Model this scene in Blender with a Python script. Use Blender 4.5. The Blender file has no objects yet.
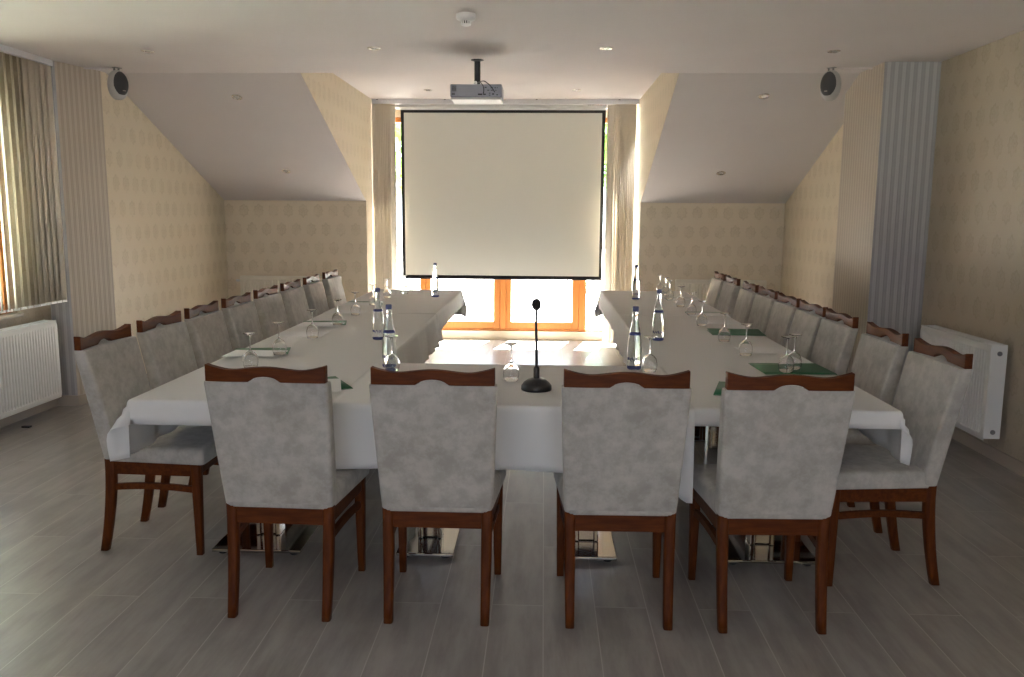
import bpy, bmesh, math, random
from mathutils import Vector, Matrix, Euler
random.seed(7)
PI = math.pi
C = bpy.context.scene.collection
scene = bpy.context.scene

# ------------------------------------------------------------------ mesh helpers
class MB:
    """collects vertices and faces of one mesh"""
    def __init__(s): s.v = []; s.f = []; s.sm = []
    def add(s, vs, fs, smooth=False):
        o = len(s.v); s.v += [tuple(p) for p in vs]
        for f in fs: s.f.append(tuple(i + o for i in f)); s.sm.append(smooth)
        return s
    def box(s, x0, x1, y0, y1, z0, z1, b=0.0, M=None):
        if b <= 0:
            vs = [(x, y, z) for z in (z0, z1) for y in (y0, y1) for x in (x0, x1)]
            fs = [(0,2,3,1), (4,5,7,6), (0,1,5,4), (2,6,7,3), (0,4,6,2), (1,3,7,5)]
        else:
            bm = bmesh.new(); bmesh.ops.create_cube(bm, size=1)
            for q in bm.verts:
                q.co = Vector(((x0+x1)/2 + q.co.x*(x1-x0), (y0+y1)/2 + q.co.y*(y1-y0), (z0+z1)/2 + q.co.z*(z1-z0)))
            bmesh.ops.bevel(bm, geom=list(bm.edges), offset=b, segments=2, affect='EDGES', profile=0.5)
            bm.verts.index_update()
            vs = [tuple(q.co) for q in bm.verts]; fs = [tuple(q.index for q in f.verts) for f in bm.faces]; bm.free()
        if M is not None: vs = [tuple(M @ Vector(p)) for p in vs]
        return s.add(vs, fs)
    def lathe(s, prof, n=24, c=(0,0,0), M=None, caps=False, smooth=True):
        vs = []; fs = []
        for r, z in prof:
            for k in range(n):
                a = 2*PI*k/n; vs.append((r*math.cos(a), r*math.sin(a), z))
        for i in range(len(prof)-1):
            for k in range(n):
                a, b = i*n+k, i*n+(k+1) % n
                fs.append((a, b, b+n, a+n))
        if caps:
            fs.append(tuple(range(n))[::-1]); fs.append(tuple(range((len(prof)-1)*n, len(prof)*n)))
        if M is not None: vs = [tuple(M @ Vector(p)) for p in vs]
        vs = [(x+c[0], y+c[1], z+c[2]) for x, y, z in vs]
        return s.add(vs, fs, smooth)
    def tube(s, pts, r, n=8, caps=True):
        pts = [Vector(p) for p in pts]; rs = r if isinstance(r, (list, tuple)) else [r]*len(pts)
        vs = []; fs = []
        for i, p in enumerate(pts):
            t = (pts[min(i+1, len(pts)-1)] - pts[max(i-1, 0)]).normalized()
            up = Vector((0,0,1)) if abs(t.z) < .9 else Vector((0,1,0))
            a = t.cross(up).normalized(); b = t.cross(a).normalized()
            for k in range(n):
                an = 2*PI*k/n; vs.append(p + a*math.cos(an)*rs[i] + b*math.sin(an)*rs[i])
        for i in range(len(pts)-1):
            for k in range(n):
                q, w = i*n+k, i*n+(k+1) % n; fs.append((q, w, w+n, q+n))
        if caps: fs.append(tuple(range(n))[::-1]); fs.append(tuple(range((len(pts)-1)*n, len(pts)*n)))
        return s.add(vs, fs, True)
    def stack(s, rings, caps=True, smooth=True):
        n = len(rings[0]); vs = [p for r in rings for p in r]; fs = []
        for i in range(len(rings)-1):
            for k in range(n):
                q, w = i*n+k, i*n+(k+1) % n; fs.append((q, w, w+n, q+n))
        if caps: fs.append(tuple(range(n))[::-1]); fs.append(tuple(range((len(rings)-1)*n, len(rings)*n)))
        return s.add(vs, fs, smooth)
    def prism(s, outline, axis, a, b, smooth=False):
        """outline: 2-D points; extruded between a and b along axis"""
        def P(u, w, t): return {'x': (t, u, w), 'y': (u, t, w), 'z': (u, w, t)}[axis]
        n = len(outline)
        vs = [P(u, w, a) for u, w in outline] + [P(u, w, b) for u, w in outline]
        fs = [tuple(range(n)), tuple(range(2*n-1, n-1, -1))] + [(i, i+n, (i+1) % n+n, (i+1) % n) for i in range(n)]
        return s.add(vs, fs, smooth)
    def build(s, name, mat, parent=None, M=None, bevel=0, tri=False):
        me = bpy.data.meshes.new(name); me.from_pydata(s.v, [], s.f); me.update()
        for p, q in zip(me.polygons, s.sm): p.use_smooth = q
        bm = bmesh.new(); bm.from_mesh(me); bmesh.ops.recalc_face_normals(bm, faces=bm.faces); bm.to_mesh(me); bm.free()
        me.materials.append(mat)
        o = bpy.data.objects.new(name, me); C.objects.link(o)
        if parent is not None: o.parent = parent
        if bevel:
            m = o.modifiers.new('bevel', 'BEVEL'); m.width = bevel; m.segments = 2; m.limit_method = 'ANGLE'; m.angle_limit = math.radians(40)
        return o

def tag(o, label=None, cat=None, group=None, kind=None):
    if label: o['label'] = label
    if cat: o['category'] = cat
    if group: o['group'] = group
    if kind: o['kind'] = kind
    return o
def empty(name, loc=(0,0,0), rz=0.0):
    o = bpy.data.objects.new(name, None); C.objects.link(o); o.location = loc; o.rotation_euler = (0, 0, rz)
    o.empty_display_size = .05
    return o
def copy_tree(o, parent=None, loc=None, rz=None):
    c = o.copy(); C.objects.link(c)
    if parent is not None: c.parent = parent
    if loc is not None: c.location = loc
    if rz is not None: c.rotation_euler = (0, 0, rz)
    for ch in [q for q in bpy.data.objects if q.parent == o]: copy_tree(ch, c)
    return c
def struct(o, label, cat):
    return tag(o, label, cat, kind='structure')

# ------------------------------------------------------------------ material helpers
def mat(name, col, rough=.5, metal=0.0, spec=.5, **kw):
    m = bpy.data.materials.new(name); m.use_nodes = True
    b = m.node_tree.nodes['Principled BSDF']
    b.inputs['Base Color'].default_value = (*col, 1); b.inputs['Roughness'].default_value = rough
    b.inputs['Metallic'].default_value = metal; b.inputs['Specular IOR Level'].default_value = spec
    for k, v in kw.items(): b.inputs[k.replace('_', ' ')].default_value = v
    return m
class NT:
    def __init__(s, m): s.m = m; s.t = m.node_tree; s.n = s.t.nodes; s.l = s.t.links; s.b = s.n['Principled BSDF']
    def node(s, t, **kw):
        x = s.n.new(t)
        for k, v in kw.items(): setattr(x, k, v)
        return x
    def set(s, sock, v):
        if hasattr(v, 'is_output') or isinstance(v, bpy.types.NodeSocket): s.l.new(v, sock)
        else: sock.default_value = v
    def math(s, op, a, b=0.0, c=0.0):
        x = s.node('ShaderNodeMath', operation=op); s.set(x.inputs[0], a); s.set(x.inputs[1], b); s.set(x.inputs[2], c)
        return x.outputs[0]
    def xyz(s):
        g = s.node('ShaderNodeTexCoord'); p = s.node('ShaderNodeSeparateXYZ'); s.l.new(g.outputs['Object'], p.inputs[0]); s.co = g.outputs['Object']
        return p.outputs[0], p.outputs[1], p.outputs[2]
    def smooth(s, v, lo, hi):
        x = s.node('ShaderNodeMapRange', interpolation_type='SMOOTHSTEP'); s.set(x.inputs[0], v); x.inputs[1].default_value = lo; x.inputs[2].default_value = hi
        return x.outputs[0]
    def mix(s, f, a, b):
        x = s.node('ShaderNodeMix', data_type='RGBA'); s.set(x.inputs[0], f)
        for i, v in ((6, a), (7, b)): s.set(x.inputs[i], v if not isinstance(v, tuple) else (*v, 1) if len(v) == 3 else v)
        return x.outputs[2]
    def noise(s, scale, detail=3, rough=.5, vec=None):
        x = s.node('ShaderNodeTexNoise'); x.inputs['Scale'].default_value = scale; x.inputs['Detail'].default_value = detail; x.inputs['Roughness'].default_value = rough
        s.l.new(vec if vec is not None else s.co, x.inputs['Vector']); return x.outputs['Fac']
    def bump(s, h, strength=.3, dist=.01):
        x = s.node('ShaderNodeBump'); x.inputs['Strength'].default_value = strength; x.inputs['Distance'].default_value = dist
        s.l.new(h, x.inputs['Height']); s.l.new(x.outputs[0], s.b.inputs['Normal'])

def floral(name, axis, base, motif):
    """cream damask wallpaper: staggered six-petalled medallions with a small leaf ring"""
    m = mat(name, base, .62); t = NT(m); x, y, z = t.xyz(); u = y if axis == 'x' else x
    cw, ch = .17, .21
    cu = t.math('DIVIDE', u, cw); row = t.math('DIVIDE', z, ch)
    ri = t.math('FLOOR', row); off = t.math('MULTIPLY', t.math('MODULO', t.math('ABSOLUTE', ri), 2.0), .5)
    fu = t.math('MULTIPLY', t.math('SUBTRACT', t.math('FRACT', t.math('ADD', cu, off)), .5), cw)
    fv = t.math('MULTIPLY', t.math('SUBTRACT', t.math('FRACT', row), .5), ch)
    wob = t.math('MULTIPLY', t.math('SUBTRACT', t.noise(45, 3, .6), .5), .030)
    r = t.math('ADD', wob, t.math('SQRT', t.math('ADD', t.math('MULTIPLY', fu, fu), t.math('MULTIPLY', fv, t.math('MULTIPLY', fv, .62)))))
    a = t.math('ARCTAN2', fu, fv)
    pet = t.math('ADD', .046, t.math('MULTIPLY', t.math('COSINE', t.math('MULTIPLY', a, 8.0)), .006))
    d = t.math('SUBTRACT', r, pet)
    ring = t.math('SUBTRACT', 1.0, t.smooth(t.math('ABSOLUTE', d), .003, .012))
    inner = t.math('MULTIPLY', t.math('SUBTRACT', 1.0, t.smooth(r, .022, .036)), t.smooth(t.math('COSINE', t.math('MULTIPLY', a, 5.0)), -.9, .6))
    core = t.math('MULTIPLY', t.math('SUBTRACT', 1.0, t.smooth(r, .040, .058)), .45)
    mk = t.math('MAXIMUM', t.math('MAXIMUM', ring, inner), core)
    wear = t.smooth(t.noise(9, 4), .35, .62)
    mk = t.math('MULTIPLY', mk, t.math('ADD', .35, t.math('MULTIPLY', wear, .65)))
    fine = t.noise(60, 3)
    c = t.mix(mk, base, motif)
    c2 = t.mix(t.math('MULTIPLY', fine, .25), c, tuple(q*.8 for q in base))
    t.l.new(c2, t.b.inputs['Base Color'])
    t.set(t.b.inputs['Roughness'], t.math('SUBTRACT', .62, t.math('MULTIPLY', mk, .18)))
    t.bump(t.math('ADD', t.math('MULTIPLY', mk, 1.0), t.math('MULTIPLY', fine, .3)), .18, .002)
    return m
def ribbed(name, axis, light, dark, period=.052):
    m = mat(name, light, .55); t = NT(m); x, y, z = t.xyz(); u = y if axis == 'x' else x
    w = t.math('SINE', t.math('MULTIPLY', u, 2*PI/period)); w2 = t.math('SINE', t.math('MULTIPLY', u, 2*PI/(period/3)))
    f = t.math('ADD', t.smooth(w, -.5, .8), t.math('MULTIPLY', w2, .16))
    f = t.math('ADD', f, t.math('MULTIPLY', t.math('SUBTRACT', t.noise(30, 3), .5), .25))
    t.l.new(t.mix(f, dark, light), t.b.inputs['Base Color']); t.bump(f, .35, .004)
    return m

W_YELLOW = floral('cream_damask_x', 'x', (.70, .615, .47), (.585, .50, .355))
W_YELLOW_Y = floral('cream_damask_y_brightened', 'y', (.80, .70, .545), (.67, .575, .42))  # same damask, base raised to paint extra brightness onto the recess walls
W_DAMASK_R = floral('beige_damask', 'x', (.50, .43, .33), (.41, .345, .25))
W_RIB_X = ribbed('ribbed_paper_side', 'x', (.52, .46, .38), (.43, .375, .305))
W_RIB_Y = ribbed('ribbed_paper_front_shaded', 'y', (.46, .45, .455), (.35, .34, .345), .056)  # same ribbed paper, greyed to paint the dim cool light on camera-facing sides
W_PLAIN = mat('window_wall_beige', (.46, .39, .29), .7)

m = M_CEIL = mat('ceiling_paint', (.66, .615, .57), .85, 0, .2); t = NT(m); t.xyz(); t.l.new(t.mix(t.noise(2.2, 2), (.65, .603, .592), (.695, .652, .637)), t.b.inputs['Base Color'])

# wood-look porcelain planks, 0.2 x 1.2 m, half bond, running away from the camera
m = M_FLOOR = mat('plank_tiles', (.33, .30, .27), .3); t = NT(m); x, y, z = t.xyz()
cb = t.node('ShaderNodeCombineXYZ'); t.l.new(t.math('ADD', y, 9.45), cb.inputs[0]); t.l.new(t.math('ADD', x, 10.03), cb.inputs[1])
br = t.node('ShaderNodeTexBrick', offset=.5, squash=1.0); t.l.new(cb.outputs[0], br.inputs['Vector'])
br.inputs['Color1'].default_value = (0, 0, 0, 1); br.inputs['Color2'].default_value = (1, 1, 1, 1); br.inputs['Mortar'].default_value = (.5, .5, .5, 1)
br.inputs['Scale'].default_value = 1; br.inputs['Mortar Size'].default_value = .0022; br.inputs['Mortar Smooth'].default_value = .2
br.inputs['Brick Width'].default_value = 1.2; br.inputs['Row Height'].default_value = .205
mp = t.node('ShaderNodeMapping'); mp.inputs['Scale'].default_value = (13, 2.0, 1); t.l.new(t.co, mp.inputs['Vector'])
vadd = t.node('ShaderNodeVectorMath', operation='ADD'); sc_ = t.node('ShaderNodeVectorMath', operation='SCALE'); sc_.inputs['Scale'].default_value = 13.0
t.l.new(br.outputs['Color'], sc_.inputs[0]); t.l.new(mp.outputs[0], vadd.inputs[0]); t.l.new(sc_.outputs[0], vadd.inputs[1])
g = t.noise(1.0, 6, .62, vadd.outputs[0]); g2 = t.noise(3.0, 4, .6)
c = t.mix(t.smooth(g, .3, .72), (.235, .215, .200), (.375, .350, .330))
c = t.mix(t.math('MULTIPLY', br.outputs['Color'], .30), c, (.24, .225, .215))
c = t.mix(t.math('MULTIPLY', t.smooth(g2, .45, .7), .25), c, (.40, .38, .365))
c = t.mix(br.outputs['Fac'], c, (.44, .41, .39))
t.l.new(c, t.b.inputs['Base Color'])
t.set(t.b.inputs['Roughness'], t.math('ADD', .24, t.math('MULTIPLY', g, .16)))
t.bump(t.math('SUBTRACT', t.math('MULTIPLY', g, .4), br.outputs['Fac']), .12, .002)

M_SKIRT = mat('skirting_tile', (.42, .36, .30), .4)
M_SILL = mat('sill_stone', (.46, .40, .33), .4)
m = M_WOODORANGE = mat('orange_pine', (.52, .20, .055), .5, 0, .3); t = NT(m); t.xyz()
mp = t.node('ShaderNodeMapping'); mp.inputs['Scale'].default_value = (30, 30, 2.5); t.l.new(t.co, mp.inputs['Vector'])
t.l.new(t.mix(t.noise(1.2, 4, .6, mp.outputs[0]), (.34, .11, .022), (.46, .18, .045)), t.b.inputs['Base Color'])
m = M_WOOD = mat('dark_walnut', (.09, .028, .011), .55, 0, .18); t = NT(m); t.xyz()
mp = t.node('ShaderNodeMapping'); mp.inputs['Scale'].default_value = (7, 60, 60); t.l.new(t.co, mp.inputs['Vector'])
t.l.new(t.mix(t.smooth(t.noise(1.0, 5, .6, mp.outputs[0]), .3, .7), (.070, .0145, .002), (.118, .029, .0035)), t.b.inputs['Base Color'])
m = M_LEGWOOD = mat('dark_walnut_upright', (.09, .028, .011), .55, 0, .18); t = NT(m); t.xyz()
mp = t.node('ShaderNodeMapping'); mp.inputs['Scale'].default_value = (60, 60, 7); t.l.new(t.co, mp.inputs['Vector'])
t.l.new(t.mix(t.smooth(t.noise(1.0, 5, .6, mp.outputs[0]), .3, .7), (.070, .0145, .002), (.118, .029, .0035)), t.b.inputs['Base Color'])
# brushed velvet chair fabric
m = M_VELVET = mat('grey_velvet', (.40, .38, .36), .95, 0, .1, Sheen_Weight=.25, Sheen_Roughness=.5); t = NT(m); t.xyz()
oi = t.node('ShaderNodeObjectInfo'); va = t.node('ShaderNodeVectorMath', operation='ADD'); t.l.new(t.co, va.inputs[0]); 
cb = t.node('ShaderNodeCombineXYZ'); t.l.new(t.math('MULTIPLY', oi.outputs['Random'], 30.0), cb.inputs[0]); t.l.new(cb.outputs[0], va.inputs[1])
n1 = t.noise(16, 6, .68, va.outputs[0]); n2 = t.noise(5, 3, .5, va.outputs[0])
f = t.math('ADD', t.math('MULTIPLY', t.smooth(n1, .34, .66), .7), t.math('MULTIPLY', t.smooth(n2, .35, .65), .3))
t.l.new(t.mix(f, (.345, .323, .290), (.505, .480, .440)), t.b.inputs['Base Color']); t.bump(t.noise(320, 2), .15, .001)
# tablecloth
m = M_CLOTH = mat('white_tablecloth', (.80, .79, .78), .95, 0, .0); t = NT(m); t.xyz()
w = t.math('ADD', t.math('SINE', t.math('MULTIPLY', t.xyz()[0], 900.0)), t.math('SINE', t.math('MULTIPLY', t.xyz()[1], 900.0)))
t.bump(t.math('ADD', t.math('MULTIPLY', w, .05), t.noise(7, 3)), .12, .01)
t = NT(M_CLOTH); tr = t.node('ShaderNodeBsdfTranslucent'); tr.inputs[0].default_value = (.80, .78, .74, 1); ms = t.node('ShaderNodeMixShader'); ms.inputs[0].default_value = .16
out = t.n['Material Output']; t.l.new(t.b.outputs[0], ms.inputs[1]); t.l.new(tr.outputs[0], ms.inputs[2]); t.l.new(ms.outputs[0], out.inputs[0])
M_WHITE = mat('radiator_enamel', (.80, .80, .78), .3)
M_WHITE2 = mat('white_plastic', (.72, .72, .70), .4)
M_CREAMRAD = mat('cream_radiator', (.84, .79, .68), .35)
M_GREYKNOB = mat('grey_plug', (.20, .20, .20), .4)
M_CHROME = mat('chrome', (.82, .83, .86), .07, 1.0)
M_CHROMED = mat('mirror_plate', (.62, .60, .58), .05, 1.0)
M_BLACK = mat('black_plastic', (.012, .012, .013), .3)
M_FOAM = mat('microphone_foam', (.010, .010, .010), .95)
M_RUBBER = mat('black_rubber', (.02, .02, .02), .7)
M_TOP = mat('dark_table_board', (.055, .035, .025), .4)
M_PROJ = mat('projector_grey', (.36, .37, .42), .45)
M_PROJW = mat('projector_light', (.70, .69, .66), .45)
M_SPK = mat('speaker_shell', (.48, .47, .45), .4)
M_GRILLE = mat('speaker_grille', (.05, .05, .052), .6)
m = M_BLIND = mat('beige_blind_fabric', (.60, .52, .39), .75); t = NT(m); t.xyz()
t.l.new(t.mix(t.noise(40, 3), (.68, .62, .51), (.76, .69, .58)), t.b.inputs['Base Color'])
tr = t.node('ShaderNodeBsdfTranslucent'); tr.inputs[0].default_value = (.60, .50, .36, 1); ms = t.node('ShaderNodeMixShader'); ms.inputs[0].default_value = .03
out = t.n['Material Output']; t.l.new(t.b.outputs[0], ms.inputs[1]); t.l.new(tr.outputs[0], ms.inputs[2]); t.l.new(ms.outputs[0], out.inputs[0])
M_SCREEN = mat('matt_screen_fabric', (.82, .82, .75), .8); t = NT(M_SCREEN)
tr = t.node('ShaderNodeBsdfTranslucent'); tr.inputs[0].default_value = (.75, .74, .66, 1); ms = t.node('ShaderNodeMixShader'); ms.inputs[0].default_value = .10
out = t.n['Material Output']; t.l.new(t.b.outputs[0], ms.inputs[1]); t.l.new(tr.outputs[0], ms.inputs[2]); t.l.new(ms.outputs[0], out.inputs[0])
M_SCRBLACK = mat('screen_border_black', (.012, .011, .010), .7)
M_GREEN = mat('green_card', (.010, .13, .045), .45)
M_GREENL = mat('green_card_inside', (.05, .26, .12), .5)
M_PAPER = mat('white_paper', (.80, .80, .80), .7)
M_BLUE = mat('blue_print', (.06, .075, .26), .5)
M_CAP = mat('blue_cap', (.10, .11, .24), .35)
M_LABEL = mat('bottle_label_white', (.75, .75, .80), .5)
M_RED = mat('red_print', (.55, .04, .03), .5)
M_INK = mat('dark_print', (.10, .03, .03), .5)
M_RAIL = mat('aluminium_rail', (.68, .68, .70), .35)
M_GLASS = mat('bottle_glass', (.93, .97, .97), .0, 0, .5, Transmission_Weight=1.0, IOR=1.33)
M_LAMPRING = mat('satin_nickel', (.78, .75, .70), .2, .9)
M_BULB = mat('halogen_glass', (.75, .72, .66), .15, .3)
M_LEAF = mat('tree_leaf', (.10, .22, .03), .6); M_LEAF2 = mat('tree_leaf_light', (.17, .30, .05), .6)
M_TRUNK = mat('tree_bark', (.09, .06, .04), .9)
M_TERR = mat('terrace_concrete', (.24, .23, .215), .8)
M_FACADE = mat('facade_render', (.55, .50, .42), .8)

def thin_glass(name, tint, refl=1.0):
    m = bpy.data.materials.new(name); m.use_nodes = True; n = m.node_tree.nodes; l = m.node_tree.links
    for q in list(n):
        if q.type != 'OUTPUT_MATERIAL': n.remove(q)
    out = n['Material Output']; tr = n.new('ShaderNodeBsdfTransparent'); tr.inputs[0].default_value = (*tint, 1)
    gl = n.new('ShaderNodeBsdfGlossy'); gl.inputs['Roughness'].default_value = .02; gl.inputs[0].default_value = (.95, .95, .95, 1)
    fr = n.new('ShaderNodeFresnel'); fr.inputs[0].default_value = 1.5
    mm = n.new('ShaderNodeMath'); mm.operation = 'MULTIPLY'; mm.inputs[1].default_value = refl; l.new(fr.outputs[0], mm.inputs[0])
    mx = n.new('ShaderNodeMixShader'); l.new(mm.outputs[0], mx.inputs[0]); l.new(tr.outputs[0], mx.inputs[1]); l.new(gl.outputs[0], mx.inputs[2]); l.new(mx.outputs[0], out.inputs[0])
    return m
M_PANE = thin_glass('window_pane_glass', (.95, .97, .96), .7)
M_WINE = mat('wine_glass_crystal', (.98, .98, .98), .0, 0, .6, Transmission_Weight=1.0, IOR=1.45)

# ------------------------------------------------------------------ room constants (metres)
ZC, ZD, ZK = 2.678, 2.85, 1.687            # ceiling, dormer ceiling, knee wall
YB, YK, YWIN = 7.0, 9.46, 10.30            # ceiling break, knee wall, window wall
YR = -2.6                                  # wall behind the camera
XL, XR = -3.90, 2.91                       # outer side walls
XLP, XRP = -3.73, 2.50                     # pier faces
XLR, XRR = -3.62, 2.66                     # recess side walls
CL, CR = -2.0, 1.07                        # dormer cheeks
YP = 6.45
TH = .15

def wallpoly(name, pts, mat_, label, thick, parent=None):
    """flat polygon with thickness pushed along 'thick' vector"""
    n = len(pts); off = Vector(thick)
    vs = [Vector(p) for p in pts] + [Vector(p) + off for p in pts]
    fs = [tuple(range(n)), tuple(range(2*n-1, n-1, -1))] + [(i, i+n, (i+1) % n+n, (i+1) % n) for i in range(n)]
    o = MB().add(vs, fs).build(name, mat_, parent)
    if parent is None: struct(o, label, name.split('_')[0])
    return o
fl = MB().box(XL-TH, XR+TH, YR-TH, YWIN+.12, -.12, 0).build('floor', M_FLOOR); struct(fl, 'grey wood-look plank tiled floor', 'floor')

# left wall with its window opening (Y 3.7..6.0, Z .80..2.42)
WL0, WL1, WZ0, WZ1 = 3.3, 6.03, .80, 2.45
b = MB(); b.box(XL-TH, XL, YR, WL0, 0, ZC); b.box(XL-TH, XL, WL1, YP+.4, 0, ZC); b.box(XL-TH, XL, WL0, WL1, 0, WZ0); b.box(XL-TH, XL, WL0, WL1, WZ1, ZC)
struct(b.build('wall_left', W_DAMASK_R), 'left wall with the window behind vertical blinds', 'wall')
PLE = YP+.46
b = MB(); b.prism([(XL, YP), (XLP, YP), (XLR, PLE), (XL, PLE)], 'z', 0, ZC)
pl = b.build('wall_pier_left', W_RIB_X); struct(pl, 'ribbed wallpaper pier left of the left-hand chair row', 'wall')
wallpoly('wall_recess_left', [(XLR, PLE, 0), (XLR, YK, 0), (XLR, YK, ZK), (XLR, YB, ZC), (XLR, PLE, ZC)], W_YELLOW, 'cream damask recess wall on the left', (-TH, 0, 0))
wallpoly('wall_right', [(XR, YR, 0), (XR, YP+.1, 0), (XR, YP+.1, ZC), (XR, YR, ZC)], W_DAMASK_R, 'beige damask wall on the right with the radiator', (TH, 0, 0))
b = MB(); b.box(XRP, XR, YP+.05, YP+.85, 0, ZC)
pr_ = b.build('wall_pier_right', W_RIB_Y); struct(pr_, 'grey ribbed pier right of the right-hand chair row', 'wall')
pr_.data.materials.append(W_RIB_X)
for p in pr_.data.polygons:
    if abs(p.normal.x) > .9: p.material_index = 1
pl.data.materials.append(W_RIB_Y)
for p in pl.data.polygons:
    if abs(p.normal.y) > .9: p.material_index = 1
wallpoly('wall_recess_right', [(XRR, YP+.85, 0), (XRR, YK, 0), (XRR, YK, ZK), (XRR, YP+.85, ZC-(YP+.85-YB)*(ZC-ZK)/(YK-YB))], W_YELLOW, 'cream damask recess wall on the right', (TH, 0, 0))
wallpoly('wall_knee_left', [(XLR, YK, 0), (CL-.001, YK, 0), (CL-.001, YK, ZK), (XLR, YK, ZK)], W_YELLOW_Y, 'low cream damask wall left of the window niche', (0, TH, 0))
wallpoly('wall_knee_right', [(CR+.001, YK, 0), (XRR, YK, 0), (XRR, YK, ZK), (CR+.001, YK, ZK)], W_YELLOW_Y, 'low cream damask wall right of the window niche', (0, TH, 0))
ck = [(YB, ZC), (YB, ZD), (YWIN, ZD), (YWIN, 0), (YK, 0), (YK, ZK)]
wallpoly('wall_cheek_left', [(CL, y, z) for y, z in ck], W_YELLOW, 'left cheek wall of the window niche', (-.12, .02, .03))
wallpoly('wall_cheek_right', [(CR, y, z) for y, z in ck], W_YELLOW, 'right cheek wall of the window niche', (.12, .02, .03))
# ceilings
b = MB(); b.box(XL-TH, XR+TH, YR, YB, ZC, ZC+.3); struct(b.build('ceiling', M_CEIL), 'flat greyish white ceiling', 'ceiling')
b = MB(); b.box(CL-.12, CR+.12, YB, YWIN+.12, ZD, ZD+.13); struct(b.build('ceiling_niche', M_CEIL), 'raised ceiling over the window niche', 'ceiling')
wallpoly('ceiling_slope_left', [(XLR-TH, YB, ZC), (CL-.002, YB, ZC), (CL-.002, YK, ZK), (XLR-TH, YK, ZK)], M_CEIL, 'sloping white ceiling on the left', (0, .06, .14))
wallpoly('ceiling_slope_right', [(CR+.002, YB, ZC), (XRR+TH, YB, ZC), (XRR+TH, YK, ZK), (CR+.002, YK, ZK)], M_CEIL, 'sloping white ceiling on the right', (0, .06, .14))
# wall behind the camera with a wide window opening
RX0, RX1, RZ0, RZ1 = -2.3, 1.6, .85, 2.2
b = MB(); b.box(XL, RX0, YR-TH, YR, 0, ZC); b.box(RX1, XR, YR-TH, YR, 0, ZC); b.box(RX0, RX1, YR-TH, YR, 0, RZ0); b.box(RX0, RX1, YR-TH, YR, RZ1, ZC)
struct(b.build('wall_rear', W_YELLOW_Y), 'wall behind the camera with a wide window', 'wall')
# window wall: upstand below and lintel above
b = MB(); b.box(CL, CR, YWIN, YWIN+.12, 0, .11); b.box(CL, CR, YWIN, YWIN+.12, 2.70, ZD)
struct(b.build('wall_back', W_PLAIN), 'beige upstand and lintel around the big window', 'wall')
# skirtings
b = MB(); b.box(XL, XL+.012, YR, YP, 0, .085, .003); b.box(XL, XLP+.011, YP-.012, YP, 0, .085, .003); b.prism([(XLP-.01, YP+.001), (XLP+.012, YP-.012), (XLR+.012, PLE), (XLR-.01, PLE)], 'z', 0, .085); b.box(XLR, XLR+.012, PLE, YK, 0, .085, .003)
struct(b.build('baseboard_left', M_SKIRT), 'brown tile skirting along the left wall', 'baseboard')
b = MB(); b.box(XR-.012, XR, YR, YP+.05, 0, .085, .003); b.box(XRP-.012, XR, YP+.038, YP+.05, 0, .085, .003); b.box(XRP-.012, XRP, YP+.038, YP+.85, 0, .085, .003); b.box(XRR-.012, XRR, YP+.85, YK, 0, .085, .003)
struct(b.build('baseboard_right', M_SKIRT), 'brown tile skirting along the right wall', 'baseboard')

# big window in the niche
w = empty('window_1', (0, YWIN+.06, 0)); struct(w, 'big orange wooden window behind the projection screen', 'window')
YA, YZ = -.035, .035
b = MB(); b.box(CL, CL+.07, YA, YZ, .11, 2.70, .004); b.box(CR-.07, CR, YA, YZ, .11, 2.70, .004)
b.box(CL+.07, CR-.07, YA, YZ, .11, .135, .004); b.box(CL+.07, CR-.07, YA, YZ, 2.64, 2.70, .004)
b.box(-1.53, -1.465, YA, YZ, .135, 2.64, .004); b.box(-.53, -.46, YA-.012, YZ, .135, 2.64, .004); b.box(.445, .53, YA, YZ, .135, 2.64, .004)
b.build('window_frame', M_WOODORANGE, w)
for x0, x1 in ((-1.465, -.53), (-.46, .445)):
    s = MB(); s.box(x0, x0+.065, YA+.008, YZ, .135, 2.64, .006); s.box(x1-.085, x1, YA+.008, YZ, .135, 2.64, .006)
    s.box(x0+.065, x1-.085, YA+.008, YZ, .135, .225, .006); s.box(x0+.065, x1-.085, YA+.008, YZ, 2.56, 2.64, .006)
    so = s.build('sash', M_WOODORANGE, w)
    MB().box(x0+.06, x1-.08, .0, .006, .22, 2.565).build('pane', M_PANE, so)
for x0, x1 in ((CL+.07, -1.53), (.53, CR-.07)):
    MB().box(x0, x1, .0, .006, .135, 2.64).build('pane', M_PANE, w)
h = MB(); h.box(1.01, 1.04, -.06, -.035, 1.15, 1.25, .005); h.box(.94, 1.03, -.08, -.062, 1.19, 1.21, .004); h.build('window_handle', M_LAMPRING, w)

# left window
w = empty('window_2', (XL-.075, 0, 0)); struct(w, 'orange framed window behind the vertical blinds on the left', 'window')
b = MB(); b.box(-.03, .03, WL0, WL0+.07, WZ0, WZ1, .004); b.box(-.03, .03, WL1-.07, WL1, WZ0, WZ1, .004); b.box(-.03, .03, WL0+.07, WL1-.07, WZ0, WZ0+.07, .004); b.box(-.03, .03, WL0+.07, WL1-.07, WZ1-.07, WZ1, .004)
b.box(-.03, .03, 4.62, 4.72, WZ0+.07, WZ1-.07, .004)
b.build('window_frame', M_WOODORANGE, w)
for y0, y1 in ((WL0+.07, 4.62), (4.72, WL1-.07)): MB().box(-.003, .003, y0, y1, WZ0+.07, WZ1-.07).build('pane', M_PANE, w)
MB().box(XL-.04, XL+.03, WL0-.03, WL1+.03, WZ0-.03, WZ0, .006).build('trim_1', M_SILL)
struct(bpy.data.objects['trim_1'], 'stone sill below the left window', 'trim')
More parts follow.
